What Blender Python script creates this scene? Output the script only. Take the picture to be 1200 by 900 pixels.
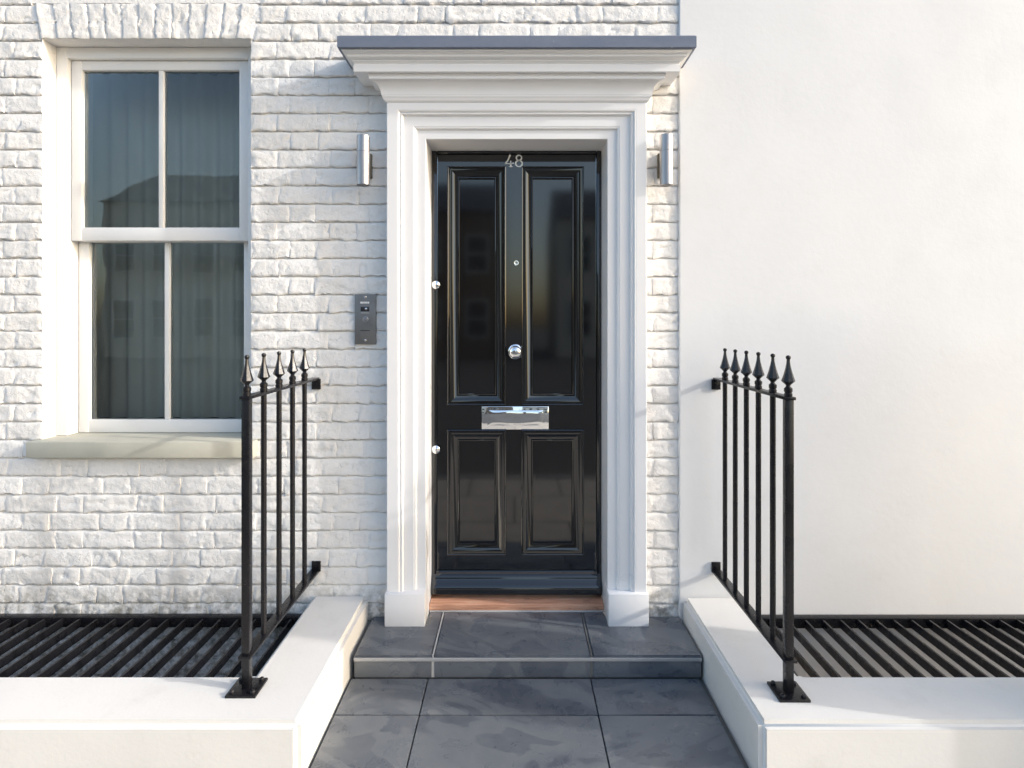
import bpy, bmesh, math, random
from mathutils import Vector, noise, Matrix
R = math.radians
PI = math.pi
random.seed(48)
scene = bpy.context.scene
for o in list(bpy.data.objects):
    bpy.data.objects.remove(o)

# ------------------------------------------------------------------ camera, sky, sun, exposure
cam_d = bpy.data.cameras.new('camera')
cam = bpy.data.objects.new('camera', cam_d)
scene.collection.objects.link(cam)
cam.location = (0.0, -2.5, 1.353)
cam.rotation_euler = (R(90), 0, 0)
cam_d.sensor_fit = 'HORIZONTAL'
cam_d.sensor_width = 36.0
cam_d.lens = 20.25
cam_d.shift_x = -0.0025
cam_d.shift_y = -0.0583
cam_d.clip_start = 0.02
cam_d.clip_end = 2000
scene.camera = cam

SUN = Vector((-4.5, 1.0, -1.87)).normalized()        # direction the light travels
EL = math.asin(-SUN.z)
w = bpy.data.worlds.new('World')
scene.world = w
w.use_nodes = True
nt = w.node_tree
bg = nt.nodes['Background']
sky = nt.nodes.new('ShaderNodeTexSky')
sky.sky_type = 'NISHITA'
sky.sun_disc = False
sky.sun_elevation = EL
sky.sun_rotation = math.atan2(-SUN.x, -SUN.y)
sky.air_density = 1.1
sky.dust_density = 3.0
sky.ozone_density = 1.0
nt.links.new(sky.outputs[0], bg.inputs[0])
bg.inputs[1].default_value = 0.15
sl = bpy.data.lights.new('sun', 'SUN')
sl.energy = 1.2
sl.angle = R(1.0)
sl.color = (1.0, 0.965, 0.92)
so = bpy.data.objects.new('sun', sl)
scene.collection.objects.link(so)
so.location = (8, -4, 6)
so.rotation_euler = SUN.to_track_quat('-Z', 'Y').to_euler()
scene.view_settings.view_transform = 'Standard'
scene.view_settings.look = 'None'
scene.view_settings.exposure = 1.36
scene.view_settings.gamma = 1.0
scene.view_settings.use_curve_mapping = False
scene.render.engine = 'CYCLES'

# ------------------------------------------------------------------ materials
class Mat:
    def __init__(s, name, color=(.5, .5, .5), rough=.5, metal=0.0, spec=0.5):
        s.m = bpy.data.materials.new(name)
        s.m.use_nodes = True
        s.t = s.m.node_tree
        s.b = s.t.nodes['Principled BSDF']
        s.b.inputs['Base Color'].default_value = (*color, 1)
        s.b.inputs['Roughness'].default_value = rough
        s.b.inputs['Metallic'].default_value = metal
        s.b.inputs['Specular IOR Level'].default_value = spec
        s._v = None
    def node(s, typ, **kw):
        n = s.t.nodes.new(typ)
        for k, v in kw.items():
            setattr(n, k, v)
        return n
    def link(s, a, b):
        s.t.links.new(a, b)
    def pos(s, rand=0.0):
        """world position, optionally shifted per object so that pieces differ"""
        g = s.node('ShaderNodeNewGeometry').outputs['Position']
        if not rand:
            return g
        oi = s.node('ShaderNodeObjectInfo')
        mul = s.node('ShaderNodeVectorMath', operation='SCALE')
        cmb = s.node('ShaderNodeCombineXYZ')
        s.link(oi.outputs['Random'], cmb.inputs[0])
        m2 = s.node('ShaderNodeMath', operation='MULTIPLY'); m2.inputs[1].default_value = 1.7
        s.link(oi.outputs['Random'], m2.inputs[0]); s.link(m2.outputs[0], cmb.inputs[1])
        s.link(cmb.outputs[0], mul.inputs[0]); mul.inputs['Scale'].default_value = rand
        ad = s.node('ShaderNodeVectorMath', operation='ADD')
        s.link(g, ad.inputs[0]); s.link(mul.outputs[0], ad.inputs[1])
        return ad.outputs[0]
    def scale(s, v, sc):
        mp = s.node('ShaderNodeMapping')
        mp.inputs['Scale'].default_value = sc
        s.link(v, mp.inputs[0])
        return mp.outputs[0]
    def noise(s, v, scale, detail=4, rough=.55, dist=0.0):
        n = s.node('ShaderNodeTexNoise')
        n.inputs['Scale'].default_value = scale
        n.inputs['Detail'].default_value = detail
        n.inputs['Roughness'].default_value = rough
        n.inputs['Distortion'].default_value = dist
        s.link(v, n.inputs['Vector'])
        return n.outputs['Fac']
    def ramp(s, f, stops, interp='LINEAR'):
        r = s.node('ShaderNodeValToRGB')
        e = r.color_ramp.elements
        r.color_ramp.interpolation = interp
        while len(e) < len(stops):
            e.new(0.5)
        for el, (p, c) in zip(e, stops):
            el.position = p
            el.color = (*c, 1) if len(c) == 3 else c
        s.link(f, r.inputs[0])
        return r.outputs[0]
    def fr(s, f, a, b, lo=0.0, hi=1.0):
        m = s.node('ShaderNodeMapRange')
        m.inputs[1].default_value = a; m.inputs[2].default_value = b
        m.inputs[3].default_value = lo; m.inputs[4].default_value = hi
        s.link(f, m.inputs[0])
        return m.outputs[0]
    def mix(s, f, a, b, mode='MIX'):
        m = s.node('ShaderNodeMix', data_type='RGBA', blend_type=mode)
        for sock, val in ((m.inputs[0], f), (m.inputs[6], a), (m.inputs[7], b)):
            if isinstance(val, (int, float)):
                sock.default_value = val
            elif isinstance(val, tuple):
                sock.default_value = (*val, 1)
            else:
                s.link(val, sock)
        return m.outputs[2]
    def math(s, op, a, b):
        m = s.node('ShaderNodeMath', operation=op)
        for sock, val in ((m.inputs[0], a), (m.inputs[1], b)):
            if isinstance(val, (int, float)):
                sock.default_value = val
            else:
                s.link(val, sock)
        return m.outputs[0]
    def color(s, c): s.link(c, s.b.inputs['Base Color'])
    def rough(s, r): s.link(r, s.b.inputs['Roughness'])
    def bump(s, h, strength=.3, dist=.002, chain=True):
        b = s.node('ShaderNodeBump')
        b.inputs['Strength'].default_value = strength
        b.inputs['Distance'].default_value = dist
        s.link(h, b.inputs['Height'])
        if s._v is not None:
            s.link(s._v, b.inputs['Normal'])
        s._v = b.outputs[0]
        s.link(s._v, s.b.inputs['Normal'])

M = {}
# thick masonry paint over old stock bricks
def masonry(name, ca, cb, dirt):
    m = Mat(name, ca, .62)
    p = m.pos()
    n1 = m.noise(p, 3.2, 5, .6)
    c = m.mix(m.fr(n1, .3, .7), ca, cb)
    n2 = m.noise(p, 55, 5, .65)
    c = m.mix(m.fr(n2, .60, .74, 0, .5), c, dirt)
    n5 = m.noise(m.scale(p, (7, 7, 1.1)), 1.6, 5, .7)
    c = m.mix(m.fr(n5, .56, .8, 0, .35), c, dirt)
    # grime that has splashed up just above the paving
    sx = m.node('ShaderNodeSeparateXYZ'); m.link(p, sx.inputs[0])
    low = m.fr(sx.outputs[2], .09, .26, 1.15, 0)
    lo2 = m.math('MULTIPLY', low, m.fr(m.noise(p, 22, 5, .7), .42, .62))
    c = m.mix(m.math('MULTIPLY', lo2, .75), c, (.12, .115, .085))
    m.color(c)
    n3 = m.noise(p, 70, 6, .58)
    m.bump(n3, .65, .0042)
    m.bump(m.fr(m.noise(p, 48, 4, .6), .60, .70, 1, 0), .6, .0022)
    n4 = m.noise(p, 420, 3, .6)
    m.bump(n4, .35, .0007)
    return m.m
M['brick'] = masonry('painted_brick', (.70, .69, .672), (.765, .752, .73), (.50, .485, .45))
M['mortar'] = masonry('painted_mortar', (.72, .71, .692), (.77, .76, .738), (.52, .505, .47))

def paint(name, c, rough=.35, bump=.12, sc=60, vary=.04, grime=0.0):
    m = Mat(name, c, rough)
    p = m.pos()
    n = m.noise(p, 2.2, 4, .6)
    d = tuple(x * (1 - vary) for x in c)
    cc = m.mix(m.fr(n, .3, .7), c, d)
    if grime:
        g = m.noise(p, 9, 6, .7)
        cc = m.mix(m.fr(g, .55, .8, 0, grime), cc, (.42, .40, .35))
    m.color(cc)
    m.rough(m.fr(m.noise(p, 5, 3), .3, .7, rough * .85, rough * 1.2))
    m.bump(m.noise(p, sc, 4, .6), bump, .0012)
    return m.m
M['white_paint'] = paint('white_gloss_paint', (.765, .765, .77), .32, .035, 34)
M['window_paint'] = paint('window_white_paint', (.76, .76, .75), .35, .10, 40, .06)
M['render'] = paint('white_render', (.71, .715, .72), .6, .45, 38, .04, .10)
M['coping'] = paint('white_masonry_wall', (.69, .68, .655), .6, .5, 70, .07, .25)
M['stone_sill'] = paint('stone_sill', (.52, .51, .43), .7, .5, 60, .25, .4)

def black_gloss():
    m = Mat('black_gloss_paint', (.003, .003, .0035), .10)
    p = m.pos()
    m.rough(m.fr(m.noise(p, 4, 3), .3, .7, .03, .09))
    m.bump(m.noise(m.scale(p, (1, 1, .45)), 20, 4, .6), .45, .0032)
    m.bump(m.noise(m.scale(p, (1, 1, .30)), 150, 3, .6), .35, .0009)
    m.b.inputs['Coat Weight'].default_value = 1.0
    m.b.inputs['Coat IOR'].default_value = 1.75
    m.b.inputs['Specular IOR Level'].default_value = .05
    m.b.inputs['Coat Roughness'].default_value = .06
    return m.m
M['black_gloss'] = black_gloss()

def iron():
    m = Mat('black_iron_paint', (.010, .010, .012), .28, 0, .35)
    p = m.pos()
    m.color(m.mix(m.fr(m.noise(p, 40, 5, .7), .62, .75, 0, .6), (.008, .008, .010), (.030, .027, .024)))
    m.rough(m.fr(m.noise(p, 18, 4), .3, .7, .20, .36))
    m.bump(m.noise(p, 120, 3, .6), .35, .0008)
    return m.m
M['iron'] = iron()

def chrome():
    m = Mat('polished_chrome', (.86, .87, .88), .05, 1.0)
    p = m.pos()
    m.bump(m.noise(p, 16, 2, .5), .30, .004)
    return m.m
M['chrome'] = chrome()

def brushed(name, c, rough):
    m = Mat(name, c, rough, 1.0)
    p = m.pos()
    n = m.noise(m.scale(p, (1, 1, 260)), 3, 3, .6)
    m.bump(n, .18, .0003)
    m.rough(m.fr(m.noise(p, 14, 3), .3, .7, rough * .8, rough * 1.3))
    return m.m
M['aluminium'] = brushed('brushed_aluminium', (.40, .385, .39), .42)
M['panel_steel'] = brushed('dark_brushed_steel', (.26, .255, .25), .55)

def slate():
    m = Mat('slate', (.08, .085, .09), .4)
    p = m.pos(9.0)
    n1 = m.noise(m.scale(p, (1, 1.7, 1)), 1.7, 3, .45, 2.2)
    c = m.ramp(n1, [(0.28, (.066, .076, .094)), (.415, (.082, .093, .112)), (.432, (.116, .128, .145)), (.555, (.136, .147, .159)),
                    (.575, (.094, .105, .123)), (.66, (.104, .115, .132)), (.68, (.146, .156, .166))])
    n2 = m.noise(p, 9, 6, .65, .6)
    c = m.mix(m.fr(n2, .40, .80, 0, .45), c, (.175, .183, .188))
    n3 = m.noise(p, 30, 6, .75)
    c = m.mix(m.fr(n3, .62, .80, 0, .45), c, (.26, .265, .265))
    v = m.noise(p, 190, 2, .5)
    c = m.mix(m.fr(v, .76, .80, 0, .8), c, (.4, .4, .4))
    m.color(c)
    m.rough(m.fr(n2, .3, .7, .20, .42))
    m.bump(n1, .25, .004)
    m.bump(m.noise(p, 34, 6, .65), .32, .0022)
    return m.m
M['slate'] = slate()
M['grout'] = paint('grey_grout', (.15, .15, .145), .8, .6, 120, .3)
M['light_grout'] = paint('pale_grout', (.50, .49, .47), .8, .6, 120, .3)

def wood():
    m = Mat('bare_hardwood', (.34, .15, .085), .5)
    p = m.pos()
    g = m.noise(m.scale(p, (1.6, 22, 30)), 4, 6, .65, .5)
    c = m.ramp(g, [(.28, (.36, .165, .095)), (.5, (.58, .29, .18)), (.72, (.70, .43, .29))])
    st = m.noise(p, 14, 5, .7)
    c = m.mix(m.fr(st, .60, .72, 0, .75), c, (.10, .065, .05))
    wh = m.noise(m.scale(p, (1, 1, 2)), 21, 5, .7)
    c = m.mix(m.fr(wh, .60, .76, 0, .6), c, (.55, .48, .43))
    m.color(c)
    m.bump(g, .4, .002)
    return m.m
M['wood'] = wood()

def lead():
    m = Mat('blue_grey_lead_coating', (.085, .105, .15), .42, 0, .5)
    p = m.pos()
    n = m.noise(m.scale(p, (1, 1, 3)), 5, 6, .65)
    c = m.mix(m.fr(n, .3, .7), (.12, .145, .20), (.16, .185, .24))
    sp = m.noise(p, 60, 3, .6)
    c = m.mix(m.fr(sp, .70, .76, 0, .7), c, (.5, .5, .5))
    m.color(c)
    m.rough(m.fr(n, .3, .7, .3, .55))
    m.bump(m.noise(p, 30, 4, .6), .35, .002)
    return m.m
M['lead'] = lead()

M['dark_void'] = Mat('black_plastic', (.012, .012, .012), .5).m
M['print_white'] = Mat('white_print', (.72, .72, .70), .5).m
M['lens'] = Mat('dark_lens', (.03, .03, .035), .12).m
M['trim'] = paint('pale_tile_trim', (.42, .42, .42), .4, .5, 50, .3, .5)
M['bronze'] = paint('dark_bronze', (.10, .085, .055), .5, .2, 60)
M['digit'] = Mat('satin_number_metal', (.84, .84, .82), .35, .35).m
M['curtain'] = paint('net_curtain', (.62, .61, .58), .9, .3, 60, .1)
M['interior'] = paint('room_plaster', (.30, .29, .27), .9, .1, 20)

def glass():
    m = bpy.data.materials.new('window_glass')
    m.use_nodes = True
    t = m.node_tree
    for n in list(t.nodes): t.nodes.remove(n)
    out = t.nodes.new('ShaderNodeOutputMaterial')
    mx = t.nodes.new('ShaderNodeMixShader')
    fr_ = t.nodes.new('ShaderNodeFresnel'); fr_.inputs[0].default_value = 1.5
    tr = t.nodes.new('ShaderNodeBsdfTransparent'); tr.inputs[0].default_value = (.90, .93, .92, 1)
    gl = t.nodes.new('ShaderNodeBsdfGlossy'); gl.inputs['Roughness'].default_value = .01
    g = t.nodes.new('ShaderNodeNewGeometry')
    nz = t.nodes.new('ShaderNodeTexNoise'); nz.inputs['Scale'].default_value = 3
    t.links.new(g.outputs['Position'], nz.inputs['Vector'])
    bp = t.nodes.new('ShaderNodeBump'); bp.inputs['Strength'].default_value = .08; bp.inputs['Distance'].default_value = .01
    t.links.new(nz.outputs['Fac'], bp.inputs['Height']); t.links.new(bp.outputs[0], gl.inputs['Normal'])
    t.links.new(fr_.outputs[0], mx.inputs[0]); t.links.new(tr.outputs[0], mx.inputs[1]); t.links.new(gl.outputs[0], mx.inputs[2])
    t.links.new(mx.outputs[0], out.inputs[0])
    return m
M['glass'] = glass()

def asphalt():
    m = Mat('asphalt', (.05, .05, .052), .85)
    p = m.pos()
    m.color(m.mix(m.fr(m.noise(p, 1.2, 5), .3, .7), (.06, .06, .06), (.085, .085, .083)))
    m.bump(m.noise(p, 160, 3, .6), .6, .004)
    return m.m
M['asphalt'] = asphalt()
def flags():
    m = Mat('york_stone_flags', (.30, .27, .23), .7)
    p = m.pos()
    b = m.node('ShaderNodeTexBrick')
    b.inputs['Scale'].default_value = 1.0
    b.inputs['Brick Width'].default_value = .75
    b.inputs['Row Height'].default_value = .6
    b.inputs['Mortar Size'].default_value = .008
    b.inputs['Color1'].default_value = (.50, .465, .41, 1)
    b.inputs['Color2'].default_value = (.44, .41, .365, 1)
    b.inputs['Mortar'].default_value = (.10, .10, .09, 1)
    m.link(p, b.inputs['Vector'])
    c = m.mix(m.fr(m.noise(p, 7, 6, .7), .4, .8, 0, .5), b.outputs[0], (.18, .17, .15))
    m.color(c)
    m.bump(m.noise(p, 40, 5, .6), .4, .003)
    return m.m
M['flags'] = flags()
M['kerb'] = paint('granite_kerb', (.24, .24, .23), .7, .5, 90, .2)
def far_brick():
    m = Mat('london_stock_brick', (.2, .14, .09), .85)
    p = m.pos()
    q = m.node('ShaderNodeCombineXYZ'); sx = m.node('ShaderNodeSeparateXYZ')
    m.link(p, sx.inputs[0]); m.link(sx.outputs[0], q.inputs[0]); m.link(sx.outputs[2], q.inputs[1])
    b = m.node('ShaderNodeTexBrick')
    b.inputs['Scale'].default_value = 1
    b.inputs['Brick Width'].default_value = .225
    b.inputs['Row Height'].default_value = .075
    b.inputs['Mortar Size'].default_value = .006
    b.inputs['Color1'].default_value = (.22, .15, .09, 1); b.inputs['Color2'].default_value = (.15, .10, .07, 1)
    b.inputs['Mortar'].default_value = (.25, .23, .2, 1)
    m.link(q.outputs[0], b.inputs['Vector'])
    m.color(b.outputs[0])
    return m.m
M['far_brick'] = far_brick()
M['far_stucco'] = paint('cream_stucco', (.62, .58, .50), .7, .2, 20)
M['roof_slate'] = paint('roof_slate', (.07, .075, .085), .6, .3, 20, .3)

# ------------------------------------------------------------------ object helpers
WL = {}
class MB:
    """collects geometry in world coordinates; build() links ONE mesh object"""
    def __init__(s):
        s.v = []; s.f = []
    def add(s, vs, fs):
        o = len(s.v)
        s.v += [tuple(x) for x in vs]
        s.f += [tuple(i + o for i in f) for f in fs]
        return s
    def box(s, x0, x1, y0, y1, z0, z1, bev=0.0, seg=2):
        if bev <= 0:
            vs = [(x, y, z) for z in (z0, z1) for y in (y0, y1) for x in (x0, x1)]
            return s.add(vs, [(0, 2, 3, 1), (4, 5, 7, 6), (0, 1, 5, 4), (2, 6, 7, 3), (0, 4, 6, 2), (1, 3, 7, 5)])
        bm = bmesh.new()
        bmesh.ops.create_cube(bm, size=1.0)
        for q in bm.verts:
            q.co = ((x0 + x1) / 2 + q.co.x * (x1 - x0), (y0 + y1) / 2 + q.co.y * (y1 - y0), (z0 + z1) / 2 + q.co.z * (z1 - z0))
        bmesh.ops.bevel(bm, geom=list(bm.edges), offset=bev, segments=seg, affect='EDGES', profile=.5)
        return s.bm(bm)
    def bm(s, bm):
        bm.verts.index_update()
        s.add([v.co[:] for v in bm.verts], [[v.index for v in f.verts] for f in bm.faces])
        bm.free()
        return s
    def lathe(s, prof, c, axis='Z', n=24, rot=0.0):
        """prof: (radius, height) pairs along the axis, from c"""
        c = Vector(c); o = len(s.v); vs = []; fs = []
        for r, h in prof:
            for k in range(n):
                a = 2 * PI * k / n + rot
                x, y = r * math.cos(a), r * math.sin(a)
                if axis == 'Z': p = (c.x + x, c.y + y, c.z + h)
                elif axis == '-Y': p = (c.x + x, c.y - h, c.z + y)
                else: p = (c.x + h, c.y + x, c.z + y)
                vs.append(p)
        m = len(prof)
        for i in range(m - 1):
            for k in range(n):
                a, b = i * n + k, i * n + (k + 1) % n
                q = (a, b, b + n, a + n)
                fs.append(q)
        fs.append(tuple(range(n - 1, -1, -1)))
        fs.append(tuple(range((m - 1) * n, m * n)))
        return s.add(vs, fs)
    def tube(s, a, b, r, n=12):
        a, b = Vector(a), Vector(b)
        d = (b - a).normalized()
        u = d.orthogonal().normalized(); w_ = d.cross(u)
        vs = [(q + (u * math.cos(2 * PI * k / n) + w_ * math.sin(2 * PI * k / n)) * r)[:] for q in (a, b) for k in range(n)]
        fs = [(k, (k + 1) % n, n + (k + 1) % n, n + k) for k in range(n)]
        fs += [tuple(range(n - 1, -1, -1)), tuple(range(n, 2 * n))]
        return s.add(vs, fs)
    def build(s, name, mat, parent=None, origin=None, smooth=32, **props):
        me = bpy.data.meshes.new(name)
        if origin is None:
            xs, ys, zs = zip(*s.v)
            origin = ((min(xs) + max(xs)) / 2, (min(ys) + max(ys)) / 2, min(zs))
        o = Vector(origin)
        me.from_pydata([(Vector(p) - o)[:] for p in s.v], [], s.f)
        bm = bmesh.new(); bm.from_mesh(me)
        bmesh.ops.recalc_face_normals(bm, faces=bm.faces)
        bm.to_mesh(me); bm.free()
        me.materials.append(M[mat] if isinstance(mat, str) else mat)
        if smooth:
            me.polygons.foreach_set('use_smooth', [True] * len(me.polygons))
            me.set_sharp_from_angle(angle=R(smooth))
        return link(name, me, o, parent, **props)

def link(name, me, loc, parent=None, **props):
    ob = bpy.data.objects.new(name, me)
    scene.collection.objects.link(ob)
    loc = Vector(loc)
    WL[ob.name] = loc.copy()
    if parent is not None:
        ob.parent = parent
        ob.location = loc - WL[parent.name]
    else:
        ob.location = loc
    for k, v in props.items():
        ob[k] = v
    return ob
def empty(name, loc, label, category, group=None):
    ob = link(name, None, loc)
    ob.empty_display_size = .1
    ob['label'] = label; ob['category'] = category
    if group: ob['group'] = group
    return ob
def part(ob, label):
    ob['label'] = label
    return ob

# ------------------------------------------------------------------ key measures (metres)
CX = .009            # centre line of the doorway
STEP = .088          # height of the upper step
DY = .13             # door plane
TOPIN = 2.143        # top of the door opening
IN = .387            # half width of the opening
COURSE = .0787
WX0, WX1, WZ0, WZ1 = -2.05, -1.144, .853, 2.594      # sash window opening
RX = .711            # edge of the neighbour's render

# ------------------------------------------------------------------ ground, pavement, road
mb = MB()
mb.add([(-300, -300, -.13), (300, -300, -.13), (300, 300, -.13), (-300, 300, -.13)], [(0, 1, 2, 3)])
# the sheet has the light wells and the house footing cut out by lying outside them: it stops short under the pavement
mb = MB()
mb.add([(-300, -300, -.13), (300, -300, -.13), (300, -2.33, -.13), (-300, -2.33, -.13)], [(0, 1, 2, 3)])
mb.build('road', 'asphalt', smooth=0, kind='structure')
MB().box(-60, 60, -2.298, -.835, -.30, -.012).build('pavement', 'flags', smooth=0, kind='structure')
mb = MB()
x = -30.0
while x < 30:
    mb.box(x + .004, x + .91, -2.455, -2.301, -.30, -.006, .012, 2); x += .915
mb.build('kerb', 'kerb', kind='structure')
MB().add([(-300, .4, -1.0), (300, .4, -1.0), (300, 300, -1.0), (-300, 300, -1.0)], [(0, 1, 2, 3)]).build('ground', 'asphalt', smooth=0, kind='structure')

# ------------------------------------------------------------------ the house
house = empty('town_house', (CX, .2, 0), 'white painted brick town house with a black front door under a moulded canopy', 'house')

def in_window(x0, x1, z0, z1):
    return x1 > WX0 and x0 < WX1 and z1 > WZ0 and z0 < WZ1
# mortar sheet: struck joints, recessed below each brick and flush with the one under it
Z0 = 1.794 - COURSE * 31          # bottom of course 0
NC = 46
def nz(x, y, z, s, seed=0.0):
    return noise.noise(Vector((x * s + seed, y * s + 3.1 * seed, z * s - seed)))
JH = .0070
wallb = MB()
cols = []
x = -4.6
while x < RX + .004:
    cols.append(x); x += .024
cols.append(RX + .006)
cols = sorted(set(cols + [WX0, WX1, -.52, .53]))
rows = []
for c in range(NC + 1):
    zj = Z0 + c * COURSE
    rows += [(zj - JH * .55, .0105), (zj - JH * .05, .011), (zj + JH * .55 , .0035)] if False else [(zj - JH * .6, .0002), (zj - JH * .1, .0030), (zj + JH * .40, .0085), (zj + JH * 1.1, .0085), (zj + JH * 1.3, .0006)]
rows = [r for r in rows]
rowsz = sorted(rows + [(WZ0, .004), (WZ1, .004)], key=lambda r: r[0])
grid = {}
for i, (z, y) in enumerate(rowsz):
    for j, xx in enumerate(cols):
        yy = y + .0018 * nz(xx, 0, z, 9, 4) + .0014 * nz(xx, 0, z, 33, 1)
        wv = .0022 * nz(xx, 0, round(z / COURSE), 5, 2)
        edge = z in (WZ0, WZ1)
        grid[i, j] = len(wallb.v)
        wallb.v.append((xx, yy, z + (0 if edge else wv)))
for i in range(len(rowsz) - 1):
    for j in range(len(cols) - 1):
        xm = (cols[j] + cols[j + 1]) / 2; zm = (rowsz[i][0] + rowsz[i + 1][0]) / 2
        if WX0 < xm < WX1 and WZ0 < zm < WZ1: continue
        if -.52 < xm < .53 and zm < 2.30: continue
        wallb.f.append((grid[i, j], grid[i, j + 1], grid[i + 1, j + 1], grid[i + 1, j]))
# thickness of the wall behind: reveals of the openings
wallb.add([(WX1, 0.0, WZ0), (WX1, .30, WZ0), (WX1, .30, WZ1), (WX1, 0.0, WZ1)], [(0, 1, 2, 3)])
wallb.add([(WX0, 0.0, WZ0), (WX0, .30, WZ0), (WX0, .30, WZ1), (WX0, 0.0, WZ1)], [(0, 1, 2, 3)])
wallb.add([(WX0, 0.0, WZ1), (WX1, 0.0, WZ1), (WX1, .30, WZ1), (WX0, .30, WZ1)], [(0, 1, 2, 3)])
wallb.add([(WX0, 0.0, WZ0), (WX1, 0.0, WZ0), (WX1, .30, WZ0), (WX0, .30, WZ0)], [(0, 1, 2, 3)])
# upper storeys and the sides of the building above the picture, plain brickwork
wallb.box(-4.6, -2.2, .03, .34, -.95, 9.0)
wallb.box(.60, RX, .03, .34, -.95, 9.0)
wallb.box(-1.13, -.56, .03, .34, -.95, 2.75)
wallb.box(-2.2, .60, .03, .34, 2.62, 9.0)
wallb.box(-4.6, RX, -.001, .031, Z0 + NC * COURSE + .01, 9.0)
wall = wallb.build('brick_wall', 'mortar', house, smooth=50)
part(wall, 'uneven old brickwork under thick pale grey white paint')

def brick_mesh(wd, ht, seed, lean=0.0, skew=(0, 0)):
    """an old brick face: worn rounded arrises, lumps, chips; returns verts/faces centred on 0,0"""
    rnd = random.Random(seed)
    nx = max(6, int(wd / .0098)); nzr = 9
    vs = []; fs = []
    tilt = rnd.uniform(-.0022, .0022); tiltz = rnd.uniform(.0, .0036); proud = rnd.uniform(-.0016, .0016)
    rr = .0050
    chips = [(rnd.uniform(-.5, .5) * wd, rnd.choice((-.5, -.35, .0, .5)) * ht, rnd.uniform(.006, .016)) for _ in range(rnd.choice((0, 1, 1, 2, 3, 4)))]
    crack = rnd.random() < .42
    ck = (rnd.uniform(-.3, .3) * wd, rnd.uniform(-.9, .9))
    for j in range(nzr + 1):
        tz = j / nzr
        # more rows towards the edges
        tz = .5 - .5 * math.cos(PI * tz) * (.45 + .55 * abs(math.cos(PI * tz)))
        for i in range(nx + 1):
            tx = i / nx
            tx = tx + .028 * math.sin(2 * PI * tx) * -1
            x = (tx - .5) * wd; z = (tz - .5) * ht
            ex = min(tx, 1 - tx) * wd; ez = min(tz, 1 - tz) * ht
            # wavy outline
            wob = .0085 * noise.noise(Vector((x * 19 + seed, 0, 7))) + .0050 * noise.noise(Vector((x * 62 + seed, 3, 7))) + .0018 * noise.noise(Vector((x * 170 + seed, 3, 7)))
            if j == 0: z += 1.25 * wob + .0004
            elif j == 1: z += .9 * wob
            elif j == 2: z += .5 * wob
            elif j == nzr: z += .0035 * noise.noise(Vector((x * 30 + seed, 9, 7)))
            if i in (0, nx): x += .0032 * noise.noise(Vector((seed, z * 45, 2)))
            y = -.0030 + proud + tilt * (tx - .5) * 2 + tiltz * (tz - .5) * 2
            y += .0030 * noise.noise(Vector((x * 15 + seed * 1.7, z * 24, 1))) + .0024 * noise.noise(Vector((x * 48 + seed, z * 60, 5))) + .0016 * noise.noise(Vector((x * 105 + seed, z * 120, 9)))
            e = min(ex, ez * 1.15)
            if e < rr:
                k = 1 - e / rr
                y += .0026 * k * k * (1.5 if tz < .5 and ez < ex else .8)
            for cx_, cz_, cr in chips:
                d = math.hypot(x - cx_, (z - cz_) * 1.5)
                if d < cr: y += .006 * (1 - (d / cr) ** 2)
            if crack:
                d = abs((x - ck[0]) * math.sin(ck[1]) - z * math.cos(ck[1]) + .007 * noise.noise(Vector((x * 45, seed, z * 45))))
                if d < .006 and nz(x, 0, z, 14, seed) > -.12: y += .0038 * (1 - d / .006)
            vs.append((x, y, z))
    n1 = nx + 1
    for j in range(nzr):
        for i in range(nx):
            fs.append((j * n1 + i, j * n1 + i + 1, (j + 1) * n1 + i + 1, (j + 1) * n1 + i))
    ring = [i for i in range(n1)] + [j * n1 + nx for j in range(1, nzr + 1)] + [nzr * n1 + i for i in range(nx - 1, -1, -1)] + [j * n1 for j in range(nzr - 1, 0, -1)]
    o = len(vs)
    for r_ in ring:
        x, y, z = vs[r_]
        vs.append((x * .985, .022, z * .97))
    L = len(ring)
    for k in range(L):
        fs.append((ring[k], o + k, o + (k + 1) % L, ring[(k + 1) % L]))
    if skew != (0, 0):
        vs = [(x + skew[0] * (z / ht) + skew[1] * x * (z / ht), y, z) for x, y, z in vs]
    return vs, fs

ST, HD, JV = .226, .1165, .0042
pieces = []      # (x0, x1, course)
def lay(x_start, x_end, course, direction, first):
    """Flemish bond from a jamb outwards"""
    seq = first
    x = x_start; k = 0
    while (x - x_end) * direction < -.02:
        wdt = seq[k] if k < len(seq) else (HD if ((k - len(seq)) % 2 == 0) == (seq[-1] > .15) else ST)
        wdt *= random.uniform(.955, 1.04)
        x2 = x + direction * wdt
        if (x2 - x_end) * direction > -.045: x2 = x_end
        a, b = min(x, x2), max(x, x2)
        pieces.append((a, b, course))
        x = x2; k += 1
for c in range(NC):
    zc0 = Z0 + c * COURSE; zc1 = zc0 + COURSE
    if zc1 < .03: continue
    if zc0 > 2.86: continue
    even = c % 2 == 0
    beside = zc1 > WZ0 + .01 and zc0 < WZ1 + .15      # beside the window or its arch
    fa, fb = ([HD, ST], [.166, HD, ST])
    right_end = RX - .002 if zc0 > 2.44 else -.53
    if beside:
        off = (.010 if even else .014) if zc0 > WZ1 - .02 else 0.0
        lay(WX1 + off + (.03 if zc0 > WZ1 + .06 else 0), right_end, c, 1, fa if even else fb)
        lay(WX0 - off - (.03 if zc0 > WZ1 + .06 else 0), -4.55, c, -1, fa if even else fb)
    else:
        lay(-4.55, right_end, c, 1, fa if even else fb)
    if zc0 <= 2.44:
        lay(RX - .002, .535, c, -1, [.155] if even else [.108, .09])
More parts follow.
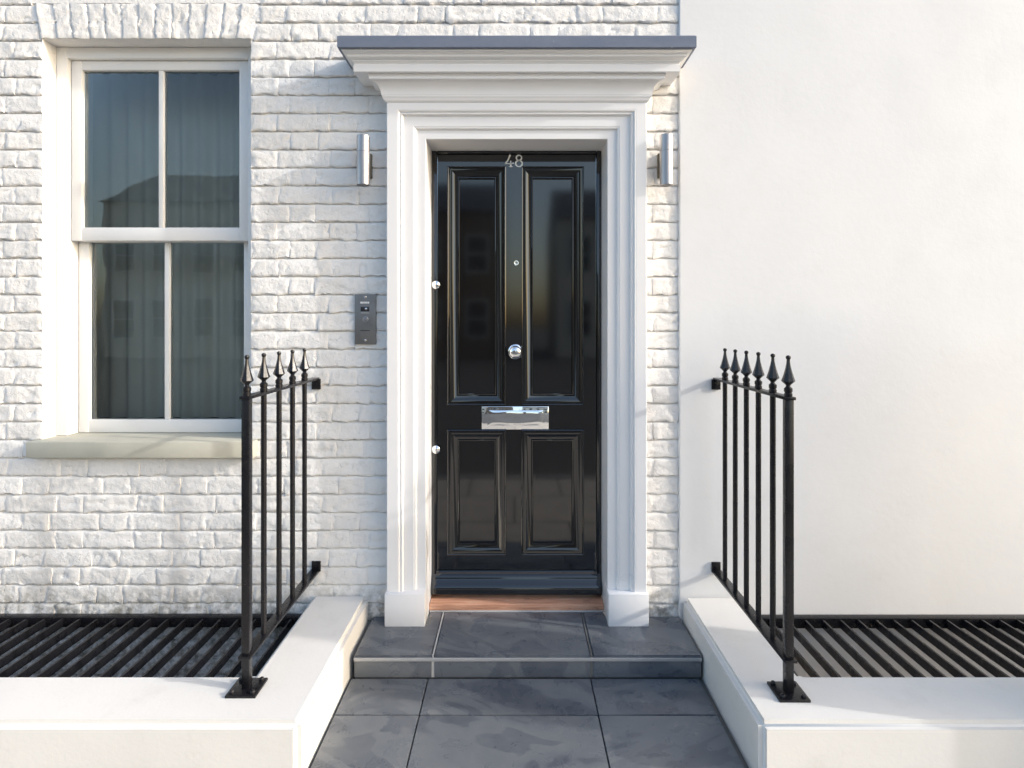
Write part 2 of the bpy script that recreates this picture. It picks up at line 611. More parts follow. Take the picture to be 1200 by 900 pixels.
def visible_area(a, b, c):
    z = Z0 + (c + .5) * COURSE
    px0 = max(-2.26, a); px1 = min(2.2, b)
    return max(0, px1 - px0) * (1 if z > .06 and z < 2.77 else .2)
pieces.sort(key=lambda p: -visible_area(*p))
rest = MB()
count = 0
for a, b, c in pieces:
    wd = b - a - JV; ht = COURSE - JH
    zc = Z0 + (c + .5) * COURSE; xc = (a + b) / 2
    seed = (c * 37.17 + xc * 91.3) % 997
    vs, fs = brick_mesh(wd, ht, seed)
    zc += .0022 * nz(xc, 0, c, 5, 2)
    rot = random.uniform(-.006, .006)
    vs = [(xc + x - z * rot, y, zc + z + x * rot) for x, y, z in vs]
    if count < 285:
        MB().add(vs, fs).build('brick', 'brick', wall, origin=(xc, 0, zc), smooth=55)
        count += 1
    else:
        rest.add(vs, fs)
if rest.v:
    rest.build('outer_brickwork', 'brick', wall, smooth=55, kind='stuff')
# soldier bricks over the window, leaning outwards from the middle
n_s = 13
for k in range(n_s):
    t = (k + .5) / n_s
    wdk = (WX1 - WX0 + .012) / n_s
    xc = WX0 - .006 + (WX1 - WX0 + .012) * t
    lean = (t - .5) * .055
    vs, fs = brick_mesh(.150, wdk - .005, 500 + k * 3.3)
    vs = [(xc + z + lean * (x / .15 + .5) + z * (x / .15 + .5) * .10, y, WZ1 + .0755 + x) for x, y, z in vs]
    MB().add(vs, fs).build('arch_brick', 'brick', wall, origin=(xc, 0, WZ1 + .0755), smooth=55)

# --- door lining, architrave, plinth blocks
lin = MB()
def lining():
    x0, x1 = CX - IN, CX + IN
    lin.box(x0 - .10, x0, -.02, DY + .09, STEP, TOPIN + .1)
    lin.box(x1, x1 + .10, -.02, DY + .09, STEP, TOPIN + .1)
    lin.box(x0, x1, -.02, DY + .09, TOPIN, TOPIN + .1)
lining()
surround = lin.build('door_surround', 'white_paint', house, smooth=0)
part(surround, 'white painted moulded door surround')
prof = [(0.0, -.018), (0.0, -.040), (.0018, -.0425), (.038, -.0425), (.0395, -.045), (.042, -.0525), (.047, -.0545), (.0495, -.0545), (.0505, -.0562),
        (.092, -.0562), (.0935, -.0585), (.0955, -.0655), (.0985, -.0685), (.1025, -.0655), (.1055, -.0655), (.1075, -.0700), (.1115, -.0735), (.1150, -.0725), (.1165, -.0735),
        (.1585, -.0735), (.1610, -.0715), (.1610, .012)]
def arch_seg(pts_fn, name):
    m_ = MB()
    vs = []
    n = len(prof)
    for u, y in prof:
        a, b = pts_fn(u)
        vs += [(a[0], y, a[1]), (b[0], y, b[1])]
    fs = [(2 * i, 2 * i + 1, 2 * i + 3, 2 * i + 2) for i in range(n - 1)]
    m_.add(vs, fs)
    return m_.build(name, 'white_paint', surround, smooth=28)
BLK = STEP + .136
arch_seg(lambda u: ((CX - IN - u, BLK - .002), (CX - IN - u, TOPIN + u)), 'architrave_jamb')
arch_seg(lambda u: ((CX + IN + u, BLK - .002), (CX + IN + u, TOPIN + u)), 'architrave_jamb')
arch_seg(lambda u: ((CX - IN - u, TOPIN + u), (CX + IN + u, TOPIN + u)), 'architrave_head')
for s in (-1, 1):
    xa, xb = CX + s * (IN - .003), CX + s * (IN + .166)
    MB().box(min(xa, xb), max(xa, xb), -.092, .015, STEP, BLK, .003, 2).build('plinth_block', 'white_paint', surround)

# --- canopy: lead coated slab over a mitred cornice and bed mould
def cornice(name, prof, mat, parent, smooth=28):
    m_ = MB()
    vs = []; fs = []
    for px, py, z in prof:
        vs += [(CX - px, .012, z), (CX - px, -py, z), (CX + px, -py, z), (CX + px, .012, z)]
    n = len(prof)
    for i in range(n - 1):
        for k in range(3):
            fs.append((4 * i + k, 4 * i + k + 1, 4 * i + k + 5, 4 * i + k + 4))
    for end in (0, n - 1):
        fs.append((4 * end, 4 * end + 1, 4 * end + 2, 4 * end + 3))
    m_.add(vs, fs)
    return m_.build(name, mat, parent, smooth=smooth)
canopy = cornice('canopy', [(.716, .191, 2.4605), (.7195, .1945, 2.463), (.7195, .1945, 2.507), (.714, .189, 2.512)], 'lead', house)
part(canopy, 'shallow canopy with blue grey lead capping over the door')
pr = [(.6665, .1425, 2.3865), (.6675, .1440, 2.3875), (.6675, .1440, 2.4150), (.6650, .1415, 2.4165), (.6640, .1405, 2.4200), (.6690, .1450, 2.4260), (.6735, .1490, 2.4290), (.6735, .1490, 2.4320)]
for k in range(9):       # cyma under the slab
    t = k / 8
    pr.append((.6745 + .030 * t + .005 * math.sin(2 * PI * t), .1500 + .031 * t + .005 * math.sin(2 * PI * t), 2.4330 + .0210 * t))
pr += [(.7055, .1820, 2.4550), (.7055, .1820, 2.4600)]
cornice('cornice', pr, 'white_paint', canopy)
pb = [(.5500, .0745, 2.2870), (.5500, .0765, 2.2885), (.5530, .0800, 2.2920), (.5580, .0825, 2.2960), (.5590, .0830, 2.3000), (.5620, .0850, 2.3050), (.5650, .0870, 2.3080), (.5650, .0870, 2.3130)]
for k in range(10):      # cove
    a = PI / 2 * k / 9
    pb.append((.5680 + .040 * (1 - math.cos(a)), .0885 + .034 * (1 - math.cos(a)), 2.3145 + .052 * math.sin(a)))
pb += [(.6110, .1245, 2.3665), (.6110, .1245, 2.3775), (.6140, .1270, 2.3800), (.6140, .1270, 2.3864)]
cornice('bed_mould', pb, 'white_paint', canopy)

# --- black door frame, sill and door
fr = MB()
LX0, LX1 = -.351, .371
fr.box(CX - IN + .001, LX0 - .003, DY - .012, DY + .07, STEP + .032, TOPIN - .001, .003, 2)
fr.box(LX1 + .003, CX + IN - .001, DY - .012, DY + .07, STEP + .032, TOPIN - .001, .003, 2)
fr.box(LX0 - .002, LX1 + .002, DY - .0115, DY + .07, TOPIN - .014, TOPIN - .001, .003, 2)
fr.build('door_frame', 'black_gloss', house)
sill = MB()
sill.box(CX - IN + .001, CX + IN - .001, .040, DY + .08, STEP + .002, STEP + .031, .004, 3)
part(sill.build('door_sill', 'wood', house), 'worn bare reddish hardwood sill')

XL = [LX0, -.300, -.044, .036, .310, LX1]        # panel openings in x
ZL = [STEP + .045, .307, .868, .990, 2.066, TOPIN - .016]
leaf = MB()
def plate():
    yf, yb = DY, DY + .045
    hole = lambda i, j: i in (1, 3) and j in (1, 3)
    for i in range(5):
        for j in range(5):
            if hole(i, j):
                xa, xb, za, zb = XL[i], XL[i + 1], ZL[j], ZL[j + 1]
                P = [(xa, za), (xb, za), (xb, zb), (xa, zb)]
                for k in range(4):
                    a, b = P[k], P[(k + 1) % 4]
                    leaf.add([(a[0], yf, a[1]), (b[0], yf, b[1]), (b[0], yb, b[1]), (a[0], yb, a[1])], [(0, 1, 2, 3)])
                continue
            leaf.add([(XL[i], yf, ZL[j]), (XL[i + 1], yf, ZL[j]), (XL[i + 1], yf, ZL[j + 1]), (XL[i], yf, ZL[j + 1])], [(0, 1, 2, 3)])
    xa, xb, za, zb = XL[0], XL[5], ZL[0], ZL[5]
    P = [(xa, za), (xb, za), (xb, zb), (xa, zb)]
    for k in range(4):
        a, b = P[k], P[(k + 1) % 4]
        leaf.add([(a[0], yf, a[1]), (b[0], yf, b[1]), (b[0], yb, b[1]), (a[0], yb, a[1])], [(0, 1, 2, 3)])
    leaf.add([(xa, yb, za), (xb, yb, za), (xb, yb, zb), (xa, yb, zb)], [(0, 1, 2, 3)])
plate()
door = leaf.build('front_door', 'black_gloss', house, smooth=0)
part(door, 'glossy black four panel front door numbered 48')
mp = [(-.006, -.0002), (-.006, -.0090), (-.0048, -.0115), (-.0022, -.0128), (.0004, -.0118), (.0018, -.0090), (.0030, -.0074), (.0100, -.0070), (.0200, -.0030), (.0320, .0035), (.0400, .0055), (.0406, .0025), (.0420, .0003), (.0445, -.0005), (.0470, .0003), (.0484, .0030), (.0488, .0105), (.0500, .0160)]
for i in (1, 3):
    for j in (1, 3):
        xa, xb, za, zb = XL[i], XL[i + 1], ZL[j], ZL[j + 1]
        m_ = MB(); vs = []; fs = []
        for u, y in mp:
            vs += [(xa + u, DY + y, za + u), (xb - u, DY + y, za + u), (xb - u, DY + y, zb - u), (xa + u, DY + y, zb - u)]
        for q in range(len(mp) - 1):
            for k in range(4):
                fs.append((4 * q + k, 4 * q + (k + 1) % 4, 4 * q + 4 + (k + 1) % 4, 4 * q + 4 + k))
        m_.add(vs, fs)
        m_.build('panel_moulding', 'black_gloss', door, smooth=28)
        u = .049
        MB().box(xa + u, xb - u, DY + .0110, DY + .030, za + u, zb - u).build('panel', 'black_gloss', door, smooth=0)
# weather bar along the foot of the door
wp = [(0, .232), (-.006, .231), (-.010, .226), (-.011, .219), (-.016, .214), (-.020, .209), (-.021, .203), (-.024, .196), (-.036, .182), (-.044, .171), (-.046, .163), (-.046, .142), (-.043, .138), (.0, .136)]
m_ = MB()
vs = []
for y, z in wp:
    vs += [(CX - IN + .004, DY - .001 + y, z), (CX + IN - .004, DY - .001 + y, z)]
n = len(wp)
m_.add(vs, [(2 * i, 2 * i + 1, 2 * i + 3, 2 * i + 2) for i in range(n - 1)] + [tuple(range(0, 2 * n, 2)), tuple(range(1, 2 * n, 2))])
m_.build('weather_bar', 'black_gloss', door, smooth=30)
# chrome furniture
def yl(prof, x, z, name, mat='chrome', y=DY, n=32):
    return MB().lathe(prof, (x, y, z), '-Y', n).build(name, mat, door, origin=(x, y, z), smooth=40)
yl([(.034, 0), (.034, .003), (.031, .0055), (.024, .007), (.014, .0085), (.0115, .014), (.0115, .026), (.015, .031), (.023, .036), (.0275, .043), (.0285, .050), (.0265, .058), (.020, .0635), (.010, .0665), (.002, .067)], .004, 1.228, 'door_knob')
yl([(.0125, 0), (.0125, .003), (.0105, .005), (.0075, .005), (.0065, .003), (.001, .0025)], .008, 1.633, 'spyhole', n=20)
for zz in (1.532, .784):
    yl([(.0195, 0), (.0195, .004), (.0170, .007), (.0125, .008), (.0115, .011), (.0085, .0125), (.001, .013)], -.357, zz, 'lock_cylinder', y=DY - .0115, n=24)
lx0, lx1, lz0, lz1 = -.150, .156, .873, .979
lb = MB()
lb.box(lx0, lx1, DY - .006, DY - .0002, lz0, lz1, .0022, 2)
letter = lb.build('letterbox_plate', 'chrome', door)
fb = MB()
fx0, fx1, fz0, fz1 = lx0 + .026, lx1 - .026, lz0 + .020, lz1 - .018
# slightly domed flap
nxs, nzs = 22, 8
vs = []; fs = []
for j in range(nzs + 1):
    for i in range(nxs + 1):
        tx, tz = i / nxs, j / nzs
        e = min(tx * (fx1 - fx0), (1 - tx) * (fx1 - fx0), tz * (fz1 - fz0), (1 - tz) * (fz1 - fz0))
        y = -.0068 - .0030 * min(1, e / .004) + .0024 * noise.noise(Vector((tx * 4, tz * 2, 3)))
        vs.append((fx0 + tx * (fx1 - fx0), DY + y, fz0 + tz * (fz1 - fz0)))
for j in range(nzs):
    for i in range(nxs):
        a = j * (nxs + 1) + i
        fs.append((a, a + 1, a + nxs + 2, a + nxs + 1))
fb.add(vs, fs)
fb.build('letterbox_flap', 'chrome', door, smooth=60)
# house number: serif figures cut from metal
def ribbon(path, width, name, ox, oz, closed=False):
    m_ = MB(); n = len(path); L = []; Rr = []
    for i, (x, z) in enumerate(path):
        a = path[(i - 1) % n] if (closed or i > 0) else path[i]
        b = path[(i + 1) % n] if (closed or i < n - 1) else path[i]
        t = Vector((b[0] - a[0], b[1] - a[1])).normalized()
        nn = Vector((-t.y, t.x)) * (width[i] if isinstance(width, list) else width) / 2
        L.append((ox + x + nn.x, oz + z + nn.y)); Rr.append((ox + x - nn.x, oz + z - nn.y))
    y0, y1 = DY - .0045, DY - .0003
    vs = [(x, y0, z) for x, z in L] + [(x, y0, z) for x, z in Rr] + [(x, y1, z) for x, z in L] + [(x, y1, z) for x, z in Rr]
    fs = []
    for i in range(n if closed else n - 1):
        j = (i + 1) % n
        fs += [(i, j, n + j, n + i), (i, j, 2 * n + j, 2 * n + i), (n + i, n + j, 3 * n + j, 3 * n + i)]
    if not closed:
        fs += [(0, n, 3 * n, 2 * n), (n - 1, 2 * n - 1, 4 * n - 1, 3 * n - 1)]
    m_.add(vs, fs)
    return m_
ox, oz = -.044, 2.064 + .006
f4 = MB()
for path, wd_ in (([(.024, .056), (.020, .046), (.012, .028), (.001, .0165)], [.0085, .007, .006, .0045]),
                  ([(.0, .0155), (.012, .0152), (.030, .0152), (.040, .0185)], [.0055, .0036, .0036, .0052]),
                  ([(.0265, .029), (.0265, .018), (.0265, .006), (.0265, .0025)], [.0035, .0062, .0072, .0085]),
                  ([(.0175, .0012), (.0265, .0020), (.0355, .0012)], [.0024, .0052, .0024])):
    q = ribbon(path, wd_, '', ox, oz); f4.add(q.v, q.f)
f4.build('house_number_digit', 'digit', door, smooth=0, label='figure four in pale metal')
f8 = MB()
def oval(cx_, cz_, rx, rz, wt, n=36):
    pth = [(cx_ + rx * math.cos(2 * PI * k / n), cz_ + rz * math.sin(2 * PI * k / n)) for k in range(n)]
    ws = [wt * (.8 + .45 * abs(math.cos(2 * PI * k / n + .35))) for k in range(n)]
    q = ribbon(pth, ws, '', ox, oz, True); f8.add(q.v, q.f)
oval(.064, .0425, .0120, .0115, .0052)
oval(.064, .0160, .0150, .0140, .0056)
f8.build('house_number_digit', 'digit', door, smooth=0, label='figure eight in pale metal')

# --- sash window beside the doorway
wf = MB()
FY = .075
bw = .048
wf.box(WX0 + .001, WX0 + bw, FY, FY + .11, WZ0 + .002, WZ1 - .001, .003)
wf.box(WX1 - bw, WX1 - .001, FY, FY + .11, WZ0 + .002, WZ1 - .001, .003)
wf.box(WX0 + bw - .001, WX1 - bw + .001, FY + .001, FY + .11, WZ1 - .05, WZ1 - .0015, .003)
win = wf.build('sash_window', 'window_paint', house)
part(win, 'white painted timber sash window in the brickwork')
zm = 1.75
def sash(z0, z1, y):
    a, b = WX0 + bw + .004, WX1 - bw - .004
    m_ = MB()
    st = .046
    m_.box(a, a + st, y, y + .04, z0, z1, .003)
    m_.box(b - st, b, y, y + .04, z0, z1, .003)
    m_.box(a + st - .001, b - st + .001, y + .001, y + .039, z0, z0 + .06, .003)
    m_.box(a + st - .001, b - st + .001, y + .001, y + .039, z1 - .042, z1, .003)
    sa = m_.build('sash', 'window_paint', win)
    xm = (a + b) / 2
    MB().box(xm - .011, xm + .011, y + .004, y + .036, z0 + .0605, z1 - .0425, .003).build('glazing_bar', 'window_paint', win)
    for p, q in ((a + st, xm - .011), (xm + .011, b - st)):
        MB().box(p + .0005, q - .0005, y + .018, y + .022, z0 + .0605, z1 - .0425).build('pane', 'glass', win, smooth=0)
sash(zm - .02, WZ1 - .052, FY + .022)
sash(WZ0 + .003, zm + .022, FY + .066)
MB().box(WX0 - .03, WX1 + .032, -.052, .20, WZ0 - .070, WZ0 + .001, .006, 2).build('window_sill', 'stone_sill', win)
cu = MB()
vs = []; fs = []
ncu = 150
for i in range(ncu + 1):
    x = WX0 - .22 + (WX1 - WX0 + .44) * i / ncu
    y = .40 + .016 * math.sin(i * .62) + .010 * math.sin(i * .23 + 1)
    vs += [(x, y, WZ0 + .03), (x, y, WZ1 + .02)]
for i in range(ncu):
    fs.append((2 * i, 2 * i + 2, 2 * i + 3, 2 * i + 1))
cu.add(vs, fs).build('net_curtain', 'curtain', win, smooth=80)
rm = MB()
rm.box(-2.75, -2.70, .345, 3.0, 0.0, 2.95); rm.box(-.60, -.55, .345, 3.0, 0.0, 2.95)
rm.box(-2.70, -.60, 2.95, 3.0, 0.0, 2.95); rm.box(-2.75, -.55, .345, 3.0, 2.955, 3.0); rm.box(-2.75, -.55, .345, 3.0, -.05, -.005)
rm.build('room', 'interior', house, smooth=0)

# --- neighbour's rendered house
nb = empty('neighbouring_house', (1.9, .2, 0), 'smooth white rendered house front adjoining the painted brickwork', 'house')
rb = MB()
xs = [RX, RX + .0015, RX + .005, RX + .009, RX + .018, RX + .032] + [RX + .05 + .06 * k for k in range(74)]
zs = [-.95 + .06 * k for k in range(66)]
gi = {}
for i, x in enumerate(xs):
    for j, z in enumerate(zs):
        y = -.012 + .0030 * nz(x, 0, z, 1.6, 3) + .0009 * nz(x, 0, z, 9, 5)
        xx = x
        if i == 0: y = .010; xx = x + .004 * nz(0, 0, z, 6, 8) + .002 * nz(0, 0, z, 30, 8)
        if i == 1: y = -.008; xx = x + .004 * nz(0, 0, z, 6, 8) + .002 * nz(0, 0, z, 30, 8)
        gi[i, j] = len(rb.v); rb.v.append((xx, y, z))
for i in range(len(xs) - 1):
    for j in range(len(zs) - 1):
        rb.f.append((gi[i, j], gi[i + 1, j], gi[i + 1, j + 1], gi[i, j + 1]))
rb.box(RX + .01, xs[-1], .02, .34, -.95, 9.0)
rb.box(RX + .003, xs[-1], -.013, .021, zs[-1] + .0005, 9.0)
rb.build('rendered_wall', 'render', nb, smooth=22)

# ------------------------------------------------------------------ step and path of slate
SX0, SX1 = -.618, .719
JX = (-.312, .295)
PL0, PL1 = -.633, .724       # inner faces of the dwarf walls
step = empty('doorstep', (CX, -.15, 0), 'low slate tiled step below the black front door', 'step')
core = MB()
core.box(SX0 + .006, SX1 - .006, -.282, .02, -.28, STEP - .0215)
core.box(CX - IN + .002, CX + IN - .002, .02, .30, -.28, STEP - .0215)
core.build('step_core', 'grout', step, smooth=0)
xe = [SX0, JX[0], JX[1], SX1]
def poly_tile(pts, z0, z1, name, parent, mat='slate', bev=.0022):
    bm = bmesh.new()
    lo = [bm.verts.new((x, y, z0)) for x, y in pts]
    f = bm.faces.new(lo)
    ex = bmesh.ops.extrude_face_region(bm, geom=[f])
    for v in [g for g in ex['geom'] if isinstance(g, bmesh.types.BMVert)]: v.co.z = z1
    bmesh.ops.recalc_face_normals(bm, faces=bm.faces)
    bmesh.ops.bevel(bm, geom=list(bm.edges), offset=bev, segments=2, affect='EDGES')
    return MB().bm(bm).build(name, mat, parent, smooth=40)
for k in range(3):
    a, b = xe[k] + .0025, xe[k + 1] - .0025
    yb = -.002
    if k == 0: pts = [(a, -.302), (b, -.302), (b, .036), (CX - IN + .003, .036), (CX - IN + .003, yb), (a, yb)]
    elif k == 1: pts = [(a, -.302), (b, -.302), (b, .036), (a, .036)]
    else: pts = [(a, -.302), (b, -.302), (b, yb), (CX + IN - .003, yb), (CX + IN - .003, .036), (a, .036)]
    poly_tile(pts, STEP - .021, STEP, 'tread_tile', step, bev=.0055)
    MB().box(a + .003, b - .003, -.2985, -.2825, .003, STEP - .0225, .0015).build('riser_tile', 'slate', step)
for jx, mt in ((JX[0], 'light_grout'), (JX[1], 'grout')):
    MB().box(jx - .0027, jx + .0027, -.299, .036, STEP - .020, STEP - .0012).build('grout_joint', mt, step, smooth=0)
    MB().box(jx - .006, jx + .006, -.2965, -.2830, .003, STEP - .0225).build('grout_joint', mt, step, smooth=0)
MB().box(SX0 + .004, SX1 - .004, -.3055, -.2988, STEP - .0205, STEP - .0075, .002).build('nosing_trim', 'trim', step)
MB().box(CX - IN + .004, CX + IN - .004, .034, .060, STEP - .004, STEP + .0035, .002).build('mortar_bed', 'light_grout', step)

path = MB().box(PL0 + .002, PL1 - .002, -.835, -.2815, -.30, -.0145).build('slate_path', 'grout', smooth=0, kind='structure')
px_ = [PL0 + .008, -.330, .290, PL1 - .020]
rows_ = [(-.2995, -.506), (-.506, -.832)]
for a, b in zip(px_[:-1], px_[1:]):
    for y1, y0 in rows_:
        poly_tile([(a + .002, y0 + .002), (b - .002, y0 + .002), (b - .002, y1 - .002), (a + .002, y1 - .002)], -.014, random.uniform(-.0008, .0008), 'tile', path, bev=.0015)

# ------------------------------------------------------------------ dwarf walls with railings
PT = .179
def dwarf(name, s, xi, xo, label):
    """L shaped dwarf wall: arm beside the steps, arm along the pavement; s = side"""
    far = -4.5 if s < 0 else 1.95
    pts = [(xi, .0), (xi, -.807), (far, -.807), (far, -.567), (xo, -.567), (xo, .0)]
    yw = -.014 if s > 0 else .004
    pts = [(x, yw if y == .0 else y) for x, y in pts]
    bm = bmesh.new()
    lo = [bm.verts.new((x, y, -.95)) for x, y in pts]
    f = bm.faces.new(lo)
    ex = bmesh.ops.extrude_face_region(bm, geom=[f])
    for v in [g for g in ex['geom'] if isinstance(g, bmesh.types.BMVert)]: v.co.z = PT
    bmesh.ops.recalc_face_normals(bm, faces=bm.faces)
    bmesh.ops.bevel(bm, geom=[e for e in bm.edges if max(v.co.z for v in e.verts) > 0], offset=.018, segments=5, affect='EDGES')
    ob = MB().bm(bm).build(name, 'coping', smooth=40)
    ob['label'] = label; ob['category'] = 'wall'; ob['group'] = 'dwarf walls beside the steps'
    return ob
dwarf('dwarf_wall', -1, PL0, -.874, 'low white dwarf wall on the intercom side of the step')
dwarf('dwarf_wall', 1, PL1, .955, 'low white dwarf wall against the smooth rendered house front')

def pier():  # added out of view to throw shade across the paving and dwarf walls
    x0, x1, y0, y1 = 1.80, 2.16, -.922, -.570
    root = empty('shade_pier', ((x0 + x1) / 2, (y0 + y1) / 2, -.02), 'white rendered block with a shallow cap, added out of view to cast shade', 'pier')
    MB().box(x0, x1, y0, y1, -.9, 1.40, .012, 3).build('shaft', 'coping', root)
    MB().box(x0 - .03, x1 + .03, y0 - .03, y1 + .03, 1.40, 1.46, .012, 3).build('cap', 'coping', root)
pier()
BR = .0095
RZT, RZB = 1.118, .288
bar_me = finial_me = None
def proto():
    global bar_me, finial_me
    b = MB().lathe([(BR, RZB - .006), (BR, RZT + .004)], (0, 0, 0), 'Z', 12)
    o = b.build('bar', 'iron', origin=(0, 0, 0), smooth=40); bar_me = o.data; bpy.data.objects.remove(o)
    f = MB()
    f.lathe([(.0105, .004), (.0125, .006), (.0125, .014), (.0108, .016), (.0108, .019), (.0128, .021), (.0128, .031), (.0085, .035), (.0062, .040)], (0, 0, RZT), 'Z', 16)
    f.lathe([(.0060, .038), (.0085, .043), (.0205, .054), (.0195, .058), (.0160, .068), (.0120, .082), (.0085, .096), (.0058, .110), (.0048, .124)], (0, 0, RZT), 'Z', 8, PI / 8)
    f.lathe([(.0030, .121), (.0062, .124), (.0076, .128), (.0076, .131), (.0062, .1345), (.0020, .1365)], (0, 0, RZT), 'Z', 12)
    o = f.build('finial', 'iron', origin=(0, 0, RZT), smooth=25); finial_me = o.data; bpy.data.objects.remove(o)
proto()
def railing(s, X, ys, ypost, label):
    root = empty('iron_railing', (X, ypost, PT), label, 'railing', 'black iron railings either side of the steps')
    yw = -.014 if s > 0 else -.004
    far = 3.0 * s
    def rails(z, h, wdt, nm):
        m_ = MB()
        m_.box(X - wdt / 2, X + wdt / 2, ypost - wdt / 2, yw - .001, z - h / 2, z + h / 2, .0015)
        m_.build(nm, 'iron', root)
    rails(RZT, .010, .034, 'top_rail')
    rails(RZB, .010, .040, 'bottom_rail')
    for y in ys:
        b = link('bar', bar_me, (X, y, 0), root)
        link('finial', finial_me, (X, y, RZT), b)
    # square corner post with plate and bolts on the dwarf wall
    pm = MB().box(X - .0125, X + .0125, ypost - .0125, ypost + .0125, PT + .006, RZT + .004, .0015)
    post = pm.build('post', 'iron', root)
    link('finial', finial_me, (X, ypost, RZT), post)
    pl = MB().box(X - .048, X + .048, ypost - .048, ypost + .048, PT - .001, PT + .0075, .0015).build('base_plate', 'iron', root)
    for dx in (-1, 1):
        for dy in (-1, 1):
            MB().lathe([(.0085, 0), (.0085, .006), (.006, .009), (.001, .0095)], (X + dx * .033, ypost + dy * .033, PT + .0075), 'Z', 6).build('bolt', 'iron', pl, smooth=0)
    for z in (RZT, RZB):
        zz = z - .024 if z > 1 else z + .018
        br = MB().box(X - .019 - .004 * s, X + .019 - .004 * s, yw - .008, yw, zz - .0225, zz + .0225, .0015).build('wall_bracket', 'iron', root)
        MB().lathe([(.006, 0), (.006, .003), (.001, .004)], (X - .004 * s, yw - .008, zz), '-Y', 10).build('bolt', 'iron', br, smooth=40)
railing(-1, -.862, [-.136, -.264, -.392, -.520], -.645, 'black spear topped railing on the dwarf wall beside the intercom and window')
railing(1, .872, [-.113, -.224, -.333, -.440, -.555], -.665, 'black spear topped railing in front of the smooth rendered house')

# light wells under steel gratings
def lightwell(s, xi, label):
    far = 4.45 * s
    a, b = sorted((xi + s * .003, far))
    yb, yf = (-.020 if s > 0 else -.012), -.562
    root = empty('lightwell_grating', ((a + b) / 2, -.3, .06), label, 'grating', 'black gratings over the basement light wells')
    m_ = MB()
    m_.box(a, b, yb - .035, yb, .062, .104, .001)
    m_.box(a, b, yf, yf + .008, .062, .104, .001)
    m_.build('frame', 'iron', root)
    x = a + .05
    while x < b - .02:
        MB().box(x - .004, x + .004, yf + .0085, yb - .0355, .066, .100).build('bar', 'iron', root, smooth=0)
        x += .075
    MB().box(a - .02, b + .02, -.60, .03, -1.02, -.94).build('lightwell_floor', 'kerb', smooth=0, kind='structure')
lightwell(-1, -.874, 'black steel grating over the light well below the sash window')
lightwell(1, .955, 'black steel grating over the light well below the rendered wall')

# ------------------------------------------------------------------ wall lamps and entry panel
def lamp(x, yw, z0, z1, label):
    root = empty('wall_lamp', (x, yw, (z0 + z1) / 2), label, 'wall lamp', 'cylinder wall lamps either side of the door')
    r = .0275; y = yw - .068
    h = z1 - z0
    b = MB().lathe([(r - .0035, .004), (r - .0015, .0), (r, .0015), (r, h * .66), (r - .0012, h * .662), (r - .0012, h * .672), (r, h * .674), (r, h - .0015), (r - .0015, h), (r - .0035, h - .004)], (x, y, z0), 'Z', 40)
    body = b.build('lamp_body', 'aluminium', root, smooth=35)
    for z, nm in ((z0 + .0022, 'lens'), (z1 - .0040, 'lens')):
        MB().lathe([(r - .0040, 0), (r - .0040, .0012)], (x, y, z), 'Z', 32).build(nm, 'lens', body)
    zc = z0 + h * .47
    MB().box(x - .021, x + .021, yw - .014, yw + .006, zc - .052, zc + .052, .002).build('back_plate', 'bronze', root)
    MB().lathe([(.011, .010), (.011, .046)], (x, yw, zc), '-Y', 16).build('arm', 'aluminium', root)
lamp(-.637, -.006, 1.938, 2.146, 'brushed metal cylinder wall lamp above the intercom panel')
lamp(.639, -.006, 1.938, 2.150, 'brushed metal cylinder wall lamp on the narrow brick strip by the rendered wall')

ip = empty('entry_panel', (-.645, -.012, 1.375), 'dark steel intercom entry panel on the painted brickwork', 'intercom')
ex0, ex1, ez0, ez1, ey = -.6895, -.5985, 1.267, 1.483, -.0165
plate_ = MB().box(ex0, ex1, ey, .002, ez0, ez1, .0012).build('face_plate', 'panel_steel', ip)
ecx = (ex0 + ex1) / 2
for z in (ez1 - .012, ez0 + .017):
    MB().lathe([(.0048, -.001), (.0048, .0012), (.0036, .0020), (.0005, .0021)], (ecx, ey, z), '-Y', 16).build('screw', 'chrome', plate_)
lab = MB()
for k, wdt in enumerate((.011, .0065, .009, .0075)):
    xk = ecx - .021 + (0, .0125, .0205, .031)[k]
    lab.box(xk, xk + wdt, ey - .0009, ey + .0005, ez1 - .0405, ez1 - .0325)
lab.build('name_label', 'print_white', ip, smooth=0)
MB().box(ecx - .020, ecx + .018, ey - .0008, ey + .0005, ez1 - .074, ez1 - .054, .0006).build('camera_window', 'lens', ip)
MB().lathe([(.005, 0), (.005, .0012), (.002, .002)], (ecx + .004, ey - .0006, ez1 - .064), '-Y', 16).build('camera_lens', 'chrome', ip)
MB().box(ecx - .019, ecx + .017, ey - .0007, ey + .0005, ez1 - .0815, ez1 - .0803).build('divider_line', 'print_white', ip, smooth=0)
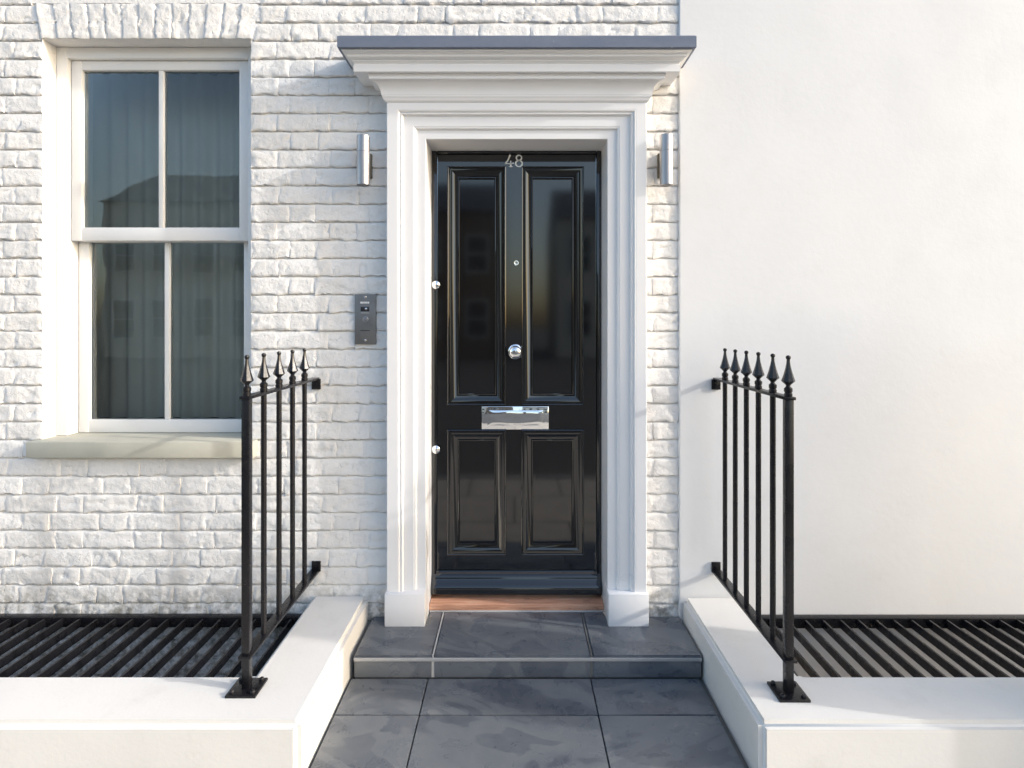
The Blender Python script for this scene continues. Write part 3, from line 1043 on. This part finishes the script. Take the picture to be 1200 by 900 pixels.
MB().lathe([(.0125, -.001), (.0125, .0014), (.0110, .0022), (.0105, .0012), (.0060, .0012), (.0045, .0028), (.0005, .003)], (ecx + .001, ey, ez1 - .108), '-Y', 24).build('call_button', 'aluminium', ip)
MB().box(ecx - .021, ecx + .021, ey - .0006, ey + .0005, ez1 - .1585, ez1 - .1555).build('speaker_slot', 'dark_void', ip, smooth=0)

# ------------------------------------------------------------------ across the street
def opposite(x0, x1, h, mat, label):
    Y = -23.0
    root = empty('terraced_house', ((x0 + x1) / 2, Y, -.13), label, 'house', 'houses across the street')
    MB().box(x0, x1, Y - 8, Y, -.14, h).build('wall', mat, root, smooth=0)
    r = MB()
    r.add([(x0, Y + .25, h), (x1, Y + .25, h), (x1, Y - 8, h), (x0, Y - 8, h), (x0, Y - 4, h + 2.2), (x1, Y - 4, h + 2.2)], [(0, 1, 5, 4), (3, 2, 5, 4), (1, 2, 5), (0, 3, 4), (0, 1, 2, 3)])
    r.build('roof', 'roof_slate', root, smooth=0)
    n = int((x1 - x0) / 1.75)
    for st in range(3):
        for k in range(n):
            xc = x0 + (k + .5) * (x1 - x0) / n
            z = .75 + st * 2.9
            if z + 1.8 > h: continue
            f = MB()
            f.box(xc - .50, xc - .44, Y + .0, Y + .06, z, z + 1.7); f.box(xc + .44, xc + .50, Y, Y + .06, z, z + 1.7)
            f.box(xc - .44, xc + .44, Y, Y + .06, z, z + .07); f.box(xc - .44, xc + .44, Y, Y + .06, z + 1.63, z + 1.7); f.box(xc - .44, xc + .44, Y, Y + .055, z + .82, z + .88)
            wn = f.build('window', 'window_paint', root, smooth=0)
            MB().box(xc - .44, xc + .44, Y + .005, Y + .02, z + .071, z + .819).build('pane', 'lens', wn, smooth=0)
            MB().box(xc - .44, xc + .44, Y + .005, Y + .02, z + .881, z + 1.629).build('pane', 'lens', wn, smooth=0)
opposite(-9.2, -.6, 6.4, 'far_brick', 'brown brick terraced house across the street facing the step')
opposite(1.9, 10.4, 6.1, 'far_stucco', 'cream stucco terraced house across the street')
opposite(-18.4, -9.4, 6.8, 'far_stucco', 'tall pale terraced house at the end of the opposite row')
